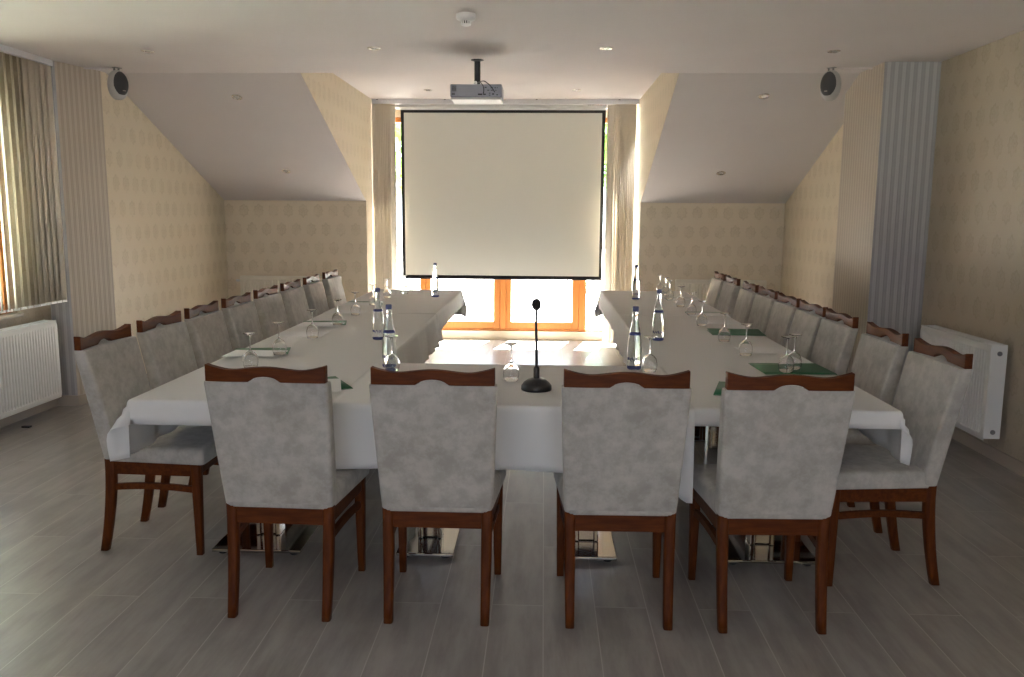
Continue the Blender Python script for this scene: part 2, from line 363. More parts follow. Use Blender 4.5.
# rear window frame (behind the camera)
w = empty('window_3', (0, YR-.08, 0)); struct(w, 'wide window in the wall behind the camera', 'window')
b = MB(); b.box(RX0, RX1, -.03, .03, RZ0, RZ0+.06); b.box(RX0, RX1, -.03, .03, RZ1-.06, RZ1)
for x in (RX0, (RX0*2+RX1)/3, (RX0+2*RX1)/3, RX1-.07): b.box(x, x+.07, -.03, .03, RZ0+.06, RZ1-.06)
b.build('window_frame', M_WOODORANGE, w)

# ------------------------------------------------------------------ vertical blinds
def slat(x, y, ang, z0, z1, wd, parent, mt=None):
    """one slightly cupped hanging slat"""
    vs = []; fs = []; n = 5
    for z in (z0, z1):
        for k in range(n):
            s_ = (k/(n-1)-.5)*wd; cup = .006*(1-(2*k/(n-1)-1)**2)
            vs.append((x + s_*math.cos(ang) - cup*math.sin(ang), y + s_*math.sin(ang) + cup*math.cos(ang), z))
    for k in range(n-1): fs.append((k, k+1, n+k+1, n+k))
    b = MB().add(vs, fs, True); o = b.build('slat', mt or M_BLIND, parent)
    md = o.modifiers.new('s', 'SOLIDIFY'); md.thickness = .0012
    return o
bl = empty('vertical_blind', (-3.745, 0, 0)); tag(bl, 'beige vertical blind hanging over the radiator on the left wall', 'blind')
MB().box(-.022, .022, 3.25, 6.42, ZC-.045, ZC-.002, .004).build('headrail', M_RAIL, bl)
y = 6.385; k = 0
while y > 3.3:
    op = PI/2 + (.11 if y > 6.05 else .42 if y > 5.8 else .75) + random.uniform(-.03, .03)
    o = slat(0, y, op, .86, ZC-.045, .089, bl); MB().box(-.004, .004, y-.03, y+.03, .845, .862).build('weight', M_WHITE2, o)
    y -= .072 if y > 6.05 else .080; k += 1
def window_blind(xs, label, z1=2.795):
    r = empty('vertical_blind', (0, 9.86, 0)); tag(r, label, 'blind', None)
    for x, a in xs: slat(x, random.uniform(-.006, .006), a, .04, z1, .105, r)
    return r
L = [(-1.965+.0205*i, PI/2 - .62 + .4*random.uniform(-.12, .12)) for i in range(10)] + [(-1.765, PI/2-.55)]
wb = window_blind(L, 'stacked beige vertical blind left of the projection screen')
wb2 = window_blind([(.755, PI/2+.9), (.80, PI/2+.5), (.99, PI/2+.5), (1.012, PI/2+.45)] + [(.83+.0205*i, PI/2 + .42 + random.uniform(-.12, .12)) for i in range(8)], 'stacked beige vertical blind right of the projection screen')
r = MB().box(CL+.005, CR-.005, 9.83, 9.89, 2.797, ZD-.001, .004).build('blind_headrail', M_RAIL); tag(r, 'long white blind headrail above the projection screen', 'rail')
for x in (-1.93, -1.15, -.1, .84): MB().lathe([(.012, 0), (.012, -.006), (.0, -.008)], 12, (x, 9.83-.008, ZD-.004)).build('screw_cap', M_GREYKNOB, r)

# ------------------------------------------------------------------ projection screen
s = empty('projection_screen', (-.495, 9.97, 2.79)); tag(s, 'large pull-down projection screen with black border in front of the window', 'screen')
hw = 1.19
hs = MB().box(-1.235, 1.235, -.05, .04, -.03, .045, .008).build('screen_housing', M_WHITE2, s)
MB().box(-hw, hw, -.004, -.001, -2.0, -.045).build('screen_border', M_SCRBLACK, s)
MB().box(-hw+.038, hw-.038, -.0075, -.0045, -1.965, -.078).build('screen_surface', M_SCREEN, s)
MB().box(-hw-.012, hw+.012, -.013, .008, -2.012, -1.993, .004).build('bottom_bar', M_BLACK, s)
MB().box(-1.205, 1.205, -.02, .01, -.046, -.03).build('slot_lip', M_WHITE, s)
MB().box(-1.247, -1.235, -.045, .035, -.028, .043, .003).build('end_cap', M_WHITE, s); MB().box(1.235, 1.247, -.045, .035, -.028, .043, .003).build('end_cap', M_WHITE, s)

def text(body, size, name, mt, parent, loc, rot, ext=.0006):
    cu = bpy.data.curves.new(name, 'FONT'); cu.body = body; cu.size = size; cu.extrude = ext; cu.align_x = 'CENTER'; cu.align_y = 'CENTER'; cu.resolution_u = 2
    tmp = bpy.data.objects.new('tmp_text', cu); C.objects.link(tmp)
    dg = bpy.context.evaluated_depsgraph_get(); me = bpy.data.meshes.new_from_object(tmp.evaluated_get(dg))
    bpy.data.objects.remove(tmp, do_unlink=True); bpy.data.curves.remove(cu)
    me.materials.clear(); me.materials.append(mt); me.name = name
    o = bpy.data.objects.new(name, me); C.objects.link(o); o.parent = parent; o.location = loc; o.rotation_euler = rot
    return o
text('LEGA', .042, 'dark_lettering', M_INK, hs, (1.03, -.0508, .018), (PI/2, 0, 0))
text('MASTER', .042, 'red_lettering', M_RED, hs, (1.145, -.0508, .018), (PI/2, 0, 0))

# ------------------------------------------------------------------ chair
def ring_rect(cx, cy, z, hx, hy, r=.25, n=5, zf=None):
    pts = []
    rr = min(hx, hy)*r*2 if r < 1 else r
    rr = min(rr, hx, hy)
    for q, (sx, sy) in enumerate(((1, 1), (-1, 1), (-1, -1), (1, -1))):
        for k in range(n):
            a = q*PI/2 + (PI/2)*k/(n-1)
            px = cx + sx*(hx-rr) + rr*math.cos(a); py = cy + sy*(hy-rr) + rr*math.sin(a)
            pts.append((px, py, z + (zf(px) if zf else 0)))
    return pts
def bump_z(x, h=.020, w=.056):
    return h*math.sqrt(max(0, 1-(x/w)**2)) if abs(x) < w else 0.0

def rear_y(z):   # rake of the back: seat level y=0, foot bends backward, top leans backward
    if z < .43: return -.055*((.43-z)/.43)**1.8
    return -.105*((z-.43)/.55)**1.12
def make_chair():
    root = empty('dining_chair')
    for sx in (-1, 1):
        rings = []
        for i in range(9):
            z = .438*i/8; tp = .82+.18*min(1, z/.3)
            rings.append(ring_rect(sx*(.189 - .004*(1-z/.45)), rear_y(z)+.022, z, .0205*tp, .023*tp, .25, 3))
        MB().stack(rings).build('leg', M_LEGWOOD, root)
    for sx in (-1, 1):
        rings = [ring_rect(sx*(.205+.002*(1-z/.43)), .425, z, .0145+.0085*z/.43, .0145+.0085*z/.43, .2, 3) for z in (0, .1, .25, .40, .43)]
        MB().stack(rings).build('leg', M_LEGWOOD, root)
    a = MB(); a.box(-.170, .170, .008, .032, .362, .44, .003); a.box(-.185, .185, .412, .436, .372, .44, .003)
    for sx in (-1, 1):
        a.add([(sx*q, y, z) for z in (.37, .44) for (q, y) in ((.183, .04), (.205, .04), (.218, .41), (.196, .41))], [(0,1,2,3), (7,6,5,4), (0,4,5,1), (1,5,6,2), (2,6,7,3), (3,7,4,0)])
    a.build('seat_frame', M_WOOD, root)
    for sx in (-1, 1):
        pts = [Vector((sx*(.187+.018*k/8), .035+.378*k/8, .305 + .010*math.sin(PI*k/8))) for k in range(9)]
        rings = [[(p.x-.009, p.y, p.z-.014), (p.x+.009, p.y, p.z-.014), (p.x+.009, p.y, p.z+.014), (p.x-.009, p.y, p.z+.014)] for p in pts]
        MB().stack(rings, smooth=False).build('stretcher', M_WOOD, root)
    # cushion, wider in front
    rings = []
    for z, g in ((.430, .992), (.438, 1.0), (.474, 1.0), (.490, .985), (.499, .95), (.503, .86)):
        r0 = ring_rect(0, .235, z, .222*g, .238*g, .045 if g > .9 else .04, 6)
        rings.append([(x*(.93+.16*(y/.47)), y, z_) for x, y, z_ in r0])
    MB().stack(rings).build('seat_cushion', M_VELVET, root)
    # upholstered back cover with the little fabric bump in the middle of its top edge
    rings = []
    lv = [(.436, .206, .031), (.443, .210, .034), (.50, .2135, .036), (.60, .218, .035), (.70, .2225, .034), (.80, .2265, .032), (.88, .2295, .030), (.928, .231, .0285), (.936, .2295, .027)]
    for z, hx, hy in lv:
        cy = rear_y(z) + .034 - (z-.42)*.014
        r0 = ring_rect(0, cy, z, hx, hy, .20, 7)
        # extra points along the long sides so the bump is smooth
        out_ = []
        for i, p in enumerate(r0):
            out_.append(p); q = r0[(i+1) % len(r0)]
            if abs(q[0]-p[0]) > .2:
                for k in range(1, 24): f_ = k/24; out_.append((p[0]+(q[0]-p[0])*f_, p[1]+(q[1]-p[1])*f_, z))
        top = z > .93
        rings.append([(x, y, z_ + (bump_z(x) if top and y < cy else 0)) for x, y, z_ in out_])
    cv = MB().stack(rings, caps=False)
    n = len(rings[0]); top = rings[-1]
    # cap: bridge front and back halves
    cyt = sum(p[1] for p in top)/n
    vs = list(top) + [(p[0]*.985, cyt, p[2]+.004) for p in top]
    cv.add([(p[0], p[1], p[2]) for p in vs[:n]] + [(p[0], p[1], .9365) for p in vs[n:]], [(k, (k+1) % n, n+(k+1) % n, n+k) for k in range(n)], False)
    cv.build('back_cover', M_VELVET, root)
    # curved crest rail with wave top and arch cut out below
    N = 44; th = .016; hwid = .2235
    vs = []
    for k in range(N+1):
        x = -hwid + 2*hwid*k/N; u = x/hwid
        zt = .9875 + .0125*abs(u)**5*(1) + .0055*math.cos(PI*u*1.55)*math.exp(-(u*1.1)**2) - .003*math.exp(-((abs(u)-.6)/.2)**2)
        zb = .9395 + bump_z(x, .0195, .054) - .003*abs(u)
        cy = rear_y(.97) + .012 + .013*u*u
        for dy, z in ((-th, zb), (th, zb), (th, zt), (-th, zt)): vs.append((x, cy+dy, z))
    fs = []
    for k in range(N):
        for q in range(4): fs.append((4*k+q, 4*k+(q+1) % 4, 4*(k+1)+(q+1) % 4, 4*(k+1)+q))
    fs += [(3,2,1,0), tuple(4*N+i for i in range(4))]
    MB().add(vs, fs).build('crest_rail', M_WOOD, root, bevel=.003)
    return root

CH0 = make_chair(); used = False
def place_chair(x, y, rz, label, group):
    global used
    if not used: o = CH0; o.location = (x, y, 0); o.rotation_euler = (0, 0, rz); used = True
    else: o = copy_tree(CH0, loc=(x, y, 0), rz=rz)
    tag(o, label, 'chair', group); return o
FR = [(-1.000, 'grey velvet chair seen from behind, leftmost of the near row', -.035), (-.392, 'grey velvet chair seen from behind, just left of the microphone', -.005),
      (.300, 'grey velvet chair seen from behind, just right of the microphone', .012), (.872, 'grey velvet chair seen from behind, rightmost of the near row', .03)]
FY = [3.03, 3.02, 3.02, 3.015]
for (x, lb, rz), fy in zip(FR, FY): place_chair(x, fy, rz, lb, 'chairs across the near end of the tables')
nth = ['nearest', 'second', 'third', 'fourth', 'fifth', 'sixth', 'seventh', 'eighth', 'ninth']
YLc = [3.795, 4.37, 4.93, 5.50, 6.10, 6.71, 7.32, 7.98]
for i, y in enumerate(YLc):
    lb = {0: 'grey velvet chair nearest the camera in the left-hand row', 7: 'farthest grey velvet chair of the left-hand row, by the window'}.get(i, 'grey velvet chair, %s from the camera in the left-hand row' % nth[i])
    place_chair(-1.972, y, -PI/2 + random.uniform(-.02, .02), lb, 'chairs along the left side of the tables')
YRc = [3.62, 4.21, 4.85, 5.36, 5.89, 6.435, 6.985, 7.64, 8.20]
for i, y in enumerate(YRc):
    lb = {0: 'grey velvet chair nearest the camera in the right-hand row', 8: 'farthest grey velvet chair of the right-hand row, by the low radiator'}.get(i, 'grey velvet chair, %s from the camera in the right-hand row' % nth[i])
    place_chair(1.640, y, PI/2 + (.03 if i == 0 else random.uniform(-.02, .02)), lb, 'chairs along the right side of the tables')

# ------------------------------------------------------------------ tables
TZ = .773
def make_table(w_, d_, px=.205, cs=1.0):
    r = empty('pedestal_table')
    MB().box(-w_/2, w_/2, -d_/2, d_/2, TZ-.026, TZ, .003).build('tabletop', M_TOP, r)
    MB().box(-.18, .18, -.18, .18, TZ-.06, TZ-.027, .004).build('top_bracket', M_BLACK, r)
    c_ = MB(); c_.box(-.052, .052, -.03, .03, .031, TZ-.061, .008)
    for sx in (-1, 1): c_.box(sx*.045-.012, sx*.045+.012, -.042, .042, .031, TZ-.061, .006)
    c_.build('column', M_CHROME, r)
    MB().box(-px, px, -.215, .215, .016, .031, .004).build('base_plate', M_CHROMED, r)
    for sx in (-1, 1):
        for sy in (-1, 1): MB().lathe([(.019, 0), (.022, .004), (.02, .016)], 14, (sx*(px-.04), sy*.175, 0), caps=True).build('foot', M_RUBBER, r)
    return r
T0 = make_table(.77, .87); T1 = make_table(.66, .87, .13)
nearT = [(-1.29, 'chrome pedestal table under the cloth at the near left corner'), (-.52, 'chrome pedestal table under the cloth behind the second near chair'),
         (.215, 'chrome pedestal table under the cloth behind the third near chair'), (1.03, 'chrome pedestal table under the cloth at the near right corner')]
for i, (x, lb) in enumerate(nearT):
    o = T0 if i == 0 else T1 if i == 1 else copy_tree(T1 if i == 2 else T0)
    o.location = (x, 3.785, 0); tag(o, lb, 'table', 'pedestal tables under the white cloths')
ow = {0: -1.2675, 1: 1.0125}
for side in (0, 1):
    for k in range(4):
        o = copy_tree(T0, loc=(ow[side], 4.745 + 1.055*k, 0))
        for ch in [q for q in bpy.data.objects if q.parent == o]:
            if ch.name.startswith('tabletop'): ch.scale = (.83/.77, 1.03/.87, 1)
        tag(o, 'pedestal table hidden under the cloth of the %s wing, %s from its near end' % ('left' if side == 0 else 'right', nth[k].replace('nearest', 'first')), 'table', 'pedestal tables under the white cloths')

# ------------------------------------------------------------------ tablecloths
def cloth(name, x0, x1, y0, y1, oh, z, label, seed=0, step=.028, hem=None, wave=(.012, .012, .005, .008), pull=.30, flat=None):
    """oh = overhang (left, right, near, far). hem(s) gives extra near overhang at x=s."""
    rnd = random.Random(seed)
    ol, orr, on, of = oh
    ph = [rnd.uniform(0, 6) for _ in range(12)]
    def lin(a, b, e0, e1):
        c_ = []
        k = max(2, int((b-a)/.07)); 
        if e0 > 0: m_ = max(2, int(e0/step)); c_ += [a - e0*(1-i/m_) for i in range(m_)]
        c_ += [a + (b-a)*i/k for i in range(k+1)]
        if e1 > 0: m_ = max(2, int(e1/step)); c_ += [b + e1*(i+1)/m_ for i in range(m_)]
        return c_
    def dense(a, b, e0, e1, st):
        c_ = []
        if e0 > 0: m_ = max(3, int(e0/step)); c_ += [a - e0*(1-i/m_) for i in range(m_)] + [a-.012, a-.006, a-.003]
        k = int((b-a)/st); c_ += [a + (b-a)*i/k for i in range(k+1)]
        if e1 > 0: m_ = max(3, int(e1/step)); c_ += [b+.003, b+.006, b+.012] + [b + e1*(i+1)/m_ for i in range(m_)]
        return c_
    S = dense(x0, x1, ol, orr, .022); T = dense(y0, y1, on, of, .026)
    def folds(q, amp, i):
        return amp*(.55*math.sin(q*21+ph[i]) + .35*math.sin(q*37+ph[i+1]) + .3*math.sin(q*9+ph[i+2]))
    vs = []
    for t_ in T:
        for s_ in S:
            a = (s_-x1) if s_ > x1 else (x0-s_) if s_ < x0 else 0
            b_ = (t_-y1) if t_ > y1 else (y0-t_) if t_ < y0 else 0
            sx = 1 if s_ > x1 else -1; sy = 1 if t_ > y1 else -1
            cx, cy = min(max(s_, x0), x1), min(max(t_, y0), y1)
            if b_ > 0 and sy < 0 and hem and on > 0: b_ *= 1 + hem(cx)/on
            if a == 0 and b_ == 0:
                vs.append((cx, cy, z + .0012*math.sin(s_*11+ph[0])*math.sin(t_*7+ph[1])**2)); continue
            if a > 0 and b_ > 0:
                r_ = math.hypot(a, b_); th_ = math.atan2(b_, a)
                R = .012; h_ = min(r_, R); k_ = (0 if flat == (sx, sy) else pull*math.sin(2*th_)**2) + .03
                hd = h_*.8 + k_*max(0, r_-R)
                vs.append((cx+sx*hd*math.cos(th_), cy+sy*hd*math.sin(th_), z - max(0, r_-.004)*math.sqrt(max(.1, 1-k_*k_))))
            elif a > 0:
                R = .012; f_ = min(1, a/.25)
                wv = (folds(cy, wave[0 if sx < 0 else 1], 0 if sx < 0 else 3) + .9*wave[0 if sx < 0 else 1])*f_
                vs.append((cx + sx*(min(a, R)*.8 + max(.0, wv) + .03*max(0, a-R)), cy, z - max(0, a-.004)*.995))
            else:
                R = .012; f_ = min(1, b_/.25)
                wv = (folds(cx, wave[2 if sy < 0 else 3], 6 if sy < 0 else 9) + .9*wave[2 if sy < 0 else 3])*f_
                vs.append((cx, cy + sy*(min(b_, R)*.8 + max(.0, wv) + .03*max(0, b_-R)), z - max(0, b_-.004)*.995))
    n = len(S); fs = [(j*n+i, j*n+i+1, (j+1)*n+i+1, (j+1)*n+i) for j in range(len(T)-1) for i in range(n-1)]
    o = MB().add(vs, fs, True).build(name, M_CLOTH)
    md = o.modifiers.new('s', 'SOLIDIFY'); md.thickness = .0016; md.offset = 1
    tag(o, label, 'tablecloth', 'white tablecloths'); return o
XO0, XI0, XI1, XO1 = -1.70, -.835, .595, 1.43
Y0, YIN, YE = 3.32, 4.22, 8.46
cloth('tablecloth', XO0, XI0, Y0, 6.56, (.25, .235, .105, 0), TZ+.0035, 'white tablecloth over the near left corner and left wing', 1, wave=(.016, .021, .004, .004), pull=.55, flat=(1, -1))
cloth('tablecloth', XO0-.003, XI0+.003, 6.40, YE, (.20, .15, 0, .26), TZ+.0075, 'white tablecloth over the far half of the left wing', 2, wave=(.016, .012, .004, .01))
cloth('tablecloth', XI1, XO1, Y0, 6.62, (.235, .215, .075, 0), TZ+.0035, 'white tablecloth over the near right corner and right wing', 3, wave=(.014, .016, .004, .004), pull=.4, flat=(-1, -1))
cloth('tablecloth', XI1-.003, XO1+.003, 6.45, YE+.1, (.17, .20, 0, .26), TZ+.0075, 'white tablecloth over the far half of the right wing', 4, wave=(.007, .016, .004, .01))
cloth('tablecloth', -.86, .612, Y0-.022, YIN, (0, 0, .27, .2), TZ+.0075, 'white tablecloth hanging low between the second and third near chairs', 5,
      hem=lambda x: .12*min(1, max(0, (x-.47)/.11)) + .006*math.sin(x*5), wave=(.01, .01, .010, .01))

CT = TZ+.0095   # top of the cloths

# ------------------------------------------------------------------ folders and sheets of paper
def folder(x, y, rz, label, w_=.225, d_=.30, op=.0, mt=None):
    r = empty('paper_folder', (x, y, CT), rz)
    MB().box(-w_/2, w_/2, -d_/2, d_/2, 0, .0012).build('back_cover', mt or M_GREEN, r)
    MB().box(-w_/2+.006, w_/2-.006, -d_/2+.006, d_/2-.006, .0014, .0034).build('paper_sheets', M_PAPER, r)
    n = 6; vs = []
    for i in range(n+1):
        u = i/n; X = -w_/2 + w_*u; Z = .004 + op*u*u
        vs += [(X, -d_/2, Z), (X, d_/2, Z)]
    o = MB().add(vs, [(2*i, 2*i+2, 2*i+3, 2*i+1) for i in range(n)], True).build('front_cover', mt or M_GREEN, r)
    md = o.modifiers.new('s', 'SOLIDIFY'); md.thickness = .0008
    tag(r, label, 'folder', 'green folders on the tables'); return r
def sheet(x, y, rz, label, w_=.21, d_=.297):
    b = MB(); 
    for k in range(3): b.box(-w_/2+.002*k, w_/2+.001*k, -d_/2+.001*k, d_/2-.002*k, .0006*k, .0006*k+.0005)
    r = b.build('notepad', M_PAPER); r.location = (x, y, CT); r.rotation_euler = (0, 0, rz); tag(r, label, 'paper', 'white notepads on the tables')
    return r
def setting(x, y, rz, lab_f, lab_p, sh=.045, tw=.12):
    folder(x, y + sh, rz + tw, lab_f, .225, .30, .0)
    p_ = sheet(x, y, rz, lab_p); p_.location.z = CT + .0052
# near base
setting(-1.0, 3.60, .25, 'green folder beside the leftmost near chair, its corner showing', 'white notepad on the green folder beside the leftmost near chair', .05, .25)
folder(.885, 3.66, -.28, 'green folder peeking out left of the rightmost near chair', .225, .30, .012)
sheet(-.42, 3.60, .1, 'white notepad behind the second near chair')
sheet(.34, 3.60, -.05, 'white notepad behind the third near chair')
# left wing
setting(-1.56, 4.43, PI/2, 'green folder beside the nearest upturned glass of the left wing', 'white notepad on the nearest green folder of the left wing', .10, .22)
sheet(-1.53, 5.22, PI/2, 'white notepad second from the near end of the left wing')
setting(-1.53, 5.66, PI/2, 'green folder farther up the left wing, beside the fourth chair', 'white notepad on the green folder beside the fourth left chair', .10, .2)
sheet(-1.53, 6.45, PI/2, 'white notepad beside the fifth chair of the left wing')
setting(-1.53, 7.02, PI/2, 'farthest green folder of the left wing', 'white notepad on the farthest green folder of the left wing', .10, .15)
# right wing
folder(1.255, 4.20, PI/2+.04, 'large green folder by the pair of upturned glasses, nearest on the right wing', .30, .35, .0)
sheet(1.275, 4.79, PI/2, 'white notepad between the two nearest green folders of the right wing')
folder(1.27, 5.50, PI/2-.03, 'green folder in the middle of the right wing', .23, .34, .010)
sheet(1.275, 6.07, PI/2, 'white notepad beyond the middle green folder on the right wing')
setting(1.28, 6.52, PI/2, 'third green folder of the right wing counted from the camera', 'white notepad on the third green folder of the right wing', .06, -.04)
sheet(1.275, 7.29, PI/2, 'white notepad beyond the third green folder on the right wing')
setting(1.28, 7.68, PI/2, 'farthest green folder of the right wing', 'white notepad on the farthest green folder of the right wing', .05, .0)

# ------------------------------------------------------------------ upturned wine glasses
def make_glass():
    r = empty('wine_glass')
    # stands on its rim: bowl below, stem up, foot on top
    prof = [(.0315, .0), (.0350, .012), (.0375, .030), (.0368, .046), (.0325, .062), (.0235, .075), (.011, .083), (.0055, .089)]
    inner = [(.0050, .086), (.010, .0805), (.0225, .0725), (.0312, .060), (.0355, .045), (.0362, .030), (.0337, .012), (.0302, .0)]
    MB().lathe(prof + inner + [prof[0]], 28).build('bowl', M_WINE, r)
    MB().lathe([(.0055, .089), (.0038, .100), (.0033, .125), (.0040, .150), (.0075, .163)], 14).build('stem', M_WINE, r)
    MB().lathe([(.0075, .163), (.020, .1685), (.0325, .1725), (.0325, .174), (.018, .1725), (0, .172)], 28).build('foot', M_WINE, r)
    return r
G0 = make_glass(); gused = False
def glass(x, y, label, group, dz=0.0):
    global gused
    o = G0 if not gused else copy_tree(G0)
    gused = True; o.location = (x, y, CT+dz); o.rotation_euler = (0, 0, random.uniform(0, 3)); tag(o, label, 'glass', group)
GL = [(-1.45, 4.045), (-1.418, 4.405), (-1.422, 5.07), (-1.406, 5.64), (-1.427, 6.28), (-1.42, 6.92), (-1.435, 7.62), (-1.34, 8.02)]
for i, (x, y) in enumerate(GL):
    lb = ['nearest upturned wine glass of the left wing, above the leftmost near chair', 'upturned wine glass on the left wing touching the nearest green folder', 'third upturned wine glass along the left wing', 'fourth upturned wine glass along the left wing',
          'fifth upturned wine glass along the left wing', 'sixth upturned wine glass along the left wing', 'seventh upturned wine glass along the left wing', 'farthest upturned wine glass of the left wing, against the window'][i]
    glass(x, y, lb, 'upturned wine glasses along the left wing', .0072 if i in (1, 3, 5) else 0.0)
GR = [(1.200, 4.10), (1.262, 4.185), (1.123, 4.61), (1.115, 5.13), (1.117, 5.88), (1.146, 6.46), (1.165, 7.10), (1.154, 7.66), (1.187, 8.14), (1.177, 8.46)]
for i, (x, y) in enumerate(GR):
    lb = ['left one of the two near upturned wine glasses on the large green folder', 'right one of the two near upturned wine glasses on the large green folder', 'upturned wine glass on the right wing just beyond the glass pair',
          'upturned wine glass beside the middle green folder of the right wing', 'fifth upturned wine glass along the right wing', 'sixth upturned wine glass along the right wing', 'seventh upturned wine glass along the right wing',
          'eighth upturned wine glass along the right wing', 'last but one upturned wine glass of the right wing', 'farthest upturned wine glass of the right wing'][i]
    glass(x, y, lb, 'upturned wine glasses along the right wing', .0050 if i in (0, 1) else .0072 if i in (5, 7) else 0.0)
glass(-.144, 3.81, 'single upturned wine glass beside the microphone', 'upturned wine glasses at the near end')
glass(-.735, 4.00, 'upturned wine glass in front of the nearest left bottle', 'upturned wine glasses at the near end')
glass(.530, 4.09, 'upturned wine glass right of the nearest right bottle', 'upturned wine glasses at the near end')

# ------------------------------------------------------------------ water bottles
def make_bottle():
    r = empty('water_bottle')
    prof = [(.0, .004), (.026, .001), (.033, .004), (.0345, .012), (.0350, .06), (.0345, .10), (.0325, .140), (.0285, .175), (.0235, .205), (.0175, .232), (.0142, .255), (.0132, .285), (.0132, .296)]
    MB().lathe(prof + [(.0, .296)], 32).build('bottle_body', M_GLASS, r)
    MB().lathe([(.0148, .294), (.0155, .297), (.0155, .314), (.0140, .3175), (0, .318)], 20).build('cap', M_CAP, r)
    MB().lathe([(.0292, .176), (.0285, .181), (.0279, .1845)], 32).build('neck_band', M_BLUE, r)
    MB().lathe([(.0344, .0075), (.0354, .012), (.0354, .017)], 32).build('base_band', M_BLUE, r)
    # printed blue lettering wrapped round the body (short strokes too small to read in the photograph)
    for z0, glyphs, sz in ((.052, 'KYNE', .017),):
        n = len(glyphs)
        lt = MB()
        for side in (0, PI):
            for i, ch in enumerate(glyphs):
                a = -PI/2 + side + (i-(n-1)/2)*.36
                x, y = .0356*math.cos(a), .0356*math.sin(a)
                strokes = {'W': [(-1,1,-.5,-1), (-.5,-1,0,.4), (0,.4,.5,-1), (.5,-1,1,1)], 'K': [(-.7,-1,-.7,1), (-.7,0,.8,1), (-.4,.1,.8,-1)], 'Y': [(-.9,1,0,0), (.9,1,0,0), (0,0,0,-1)], 'N': [(-.8,-1,-.8,1), (-.8,1,.8,-1), (.8,-1,.8,1)], 'E': [(-.7,-1,-.7,1), (-.7,1,.7,1), (-.7,0,.5,0), (-.7,-1,.7,-1)], 'R': [(-.7,-1,-.7,1), (-.7,1,.7,.7), (.7,.7,.6,.1), (.6,.1,-.7,0), (-.1,0,.8,-1)]}[ch]
                tx, ty = -math.sin(a), math.cos(a)
                for (u0, v0, u1, v1) in strokes:
                    k = .0048; p0 = Vector((x+tx*u0*k, y+ty*u0*k, z0+v0*k*1.3)); p1 = Vector((x+tx*u1*k, y+ty*u1*k, z0+v1*k*1.3))
                    lt.tube([p0, p1], .0011, 4)
        lt.build('blue_lettering', M_BLUE, r)
    return r
B0 = make_bottle()
BT = [(-1.003, 5.02, 'clear water bottle, farther of the pair near the left inner corner'), (-.765, 4.10, 'clear water bottle, nearest on the left wing behind the second chair'), (-1.0, 7.70, 'clear water bottle alone at the far end of the left wing'),
      (.458, 4.13, 'clear water bottle, nearest on the right wing behind the third chair'), (.709, 5.12, 'clear water bottle in the middle of the right wing'), (.846, 7.66, 'clear water bottle alone at the far end of the right wing')]
for i, (x, y, lb) in enumerate(BT):
    o = B0 if i == 0 else copy_tree(B0)
    o.location = (x, y, CT); o.rotation_euler = (0, 0, random.uniform(-.3, .3)); tag(o, lb, 'bottle', 'water bottles on the tables')

# ------------------------------------------------------------------ microphone
mc = empty('conference_microphone', (-.025, 3.61, CT)); tag(mc, 'black gooseneck microphone on a round base at the middle of the near table', 'microphone')
MB().lathe([(0, 0), (.066, 0), (.0675, .004), (.0665, .020), (.056, .034), (.040, .046), (.020, .052), (.0, .053)], 40).build('base', M_BLACK, mc)
MB().lathe([(.0135, .048), (.0135, .094), (.010, .102), (.006, .106)], 20).build('neck_socket', M_BLACK, mc)
MB().tube([(0, 0, .09), (-.001, 0, .16), (-.003, 0, .24), (-.004, 0, .30), (-.004, 0, .352)], [.0068, .0064, .006, .0058, .0058], 10).build('gooseneck', M_BLACK, mc)
MB().lathe([(.0042, .206), (.0058, .208), (.0058, .232), (.0042, .234)], 12, (-.0025, 0, 0)).build('ring', M_LAMPRING, mc)
MB().lathe([(.0, .350), (.011, .352), (.018, .361), (.0215, .375), (.020, .389), (.013, .400), (0, .404)], 24, (-.004, 0, 0)).build('foam_windscreen', M_FOAM, mc)
MB().box(-.012, .012, -.052, -.036, .0335, .037, .001).build('button', M_GREYKNOB, mc)

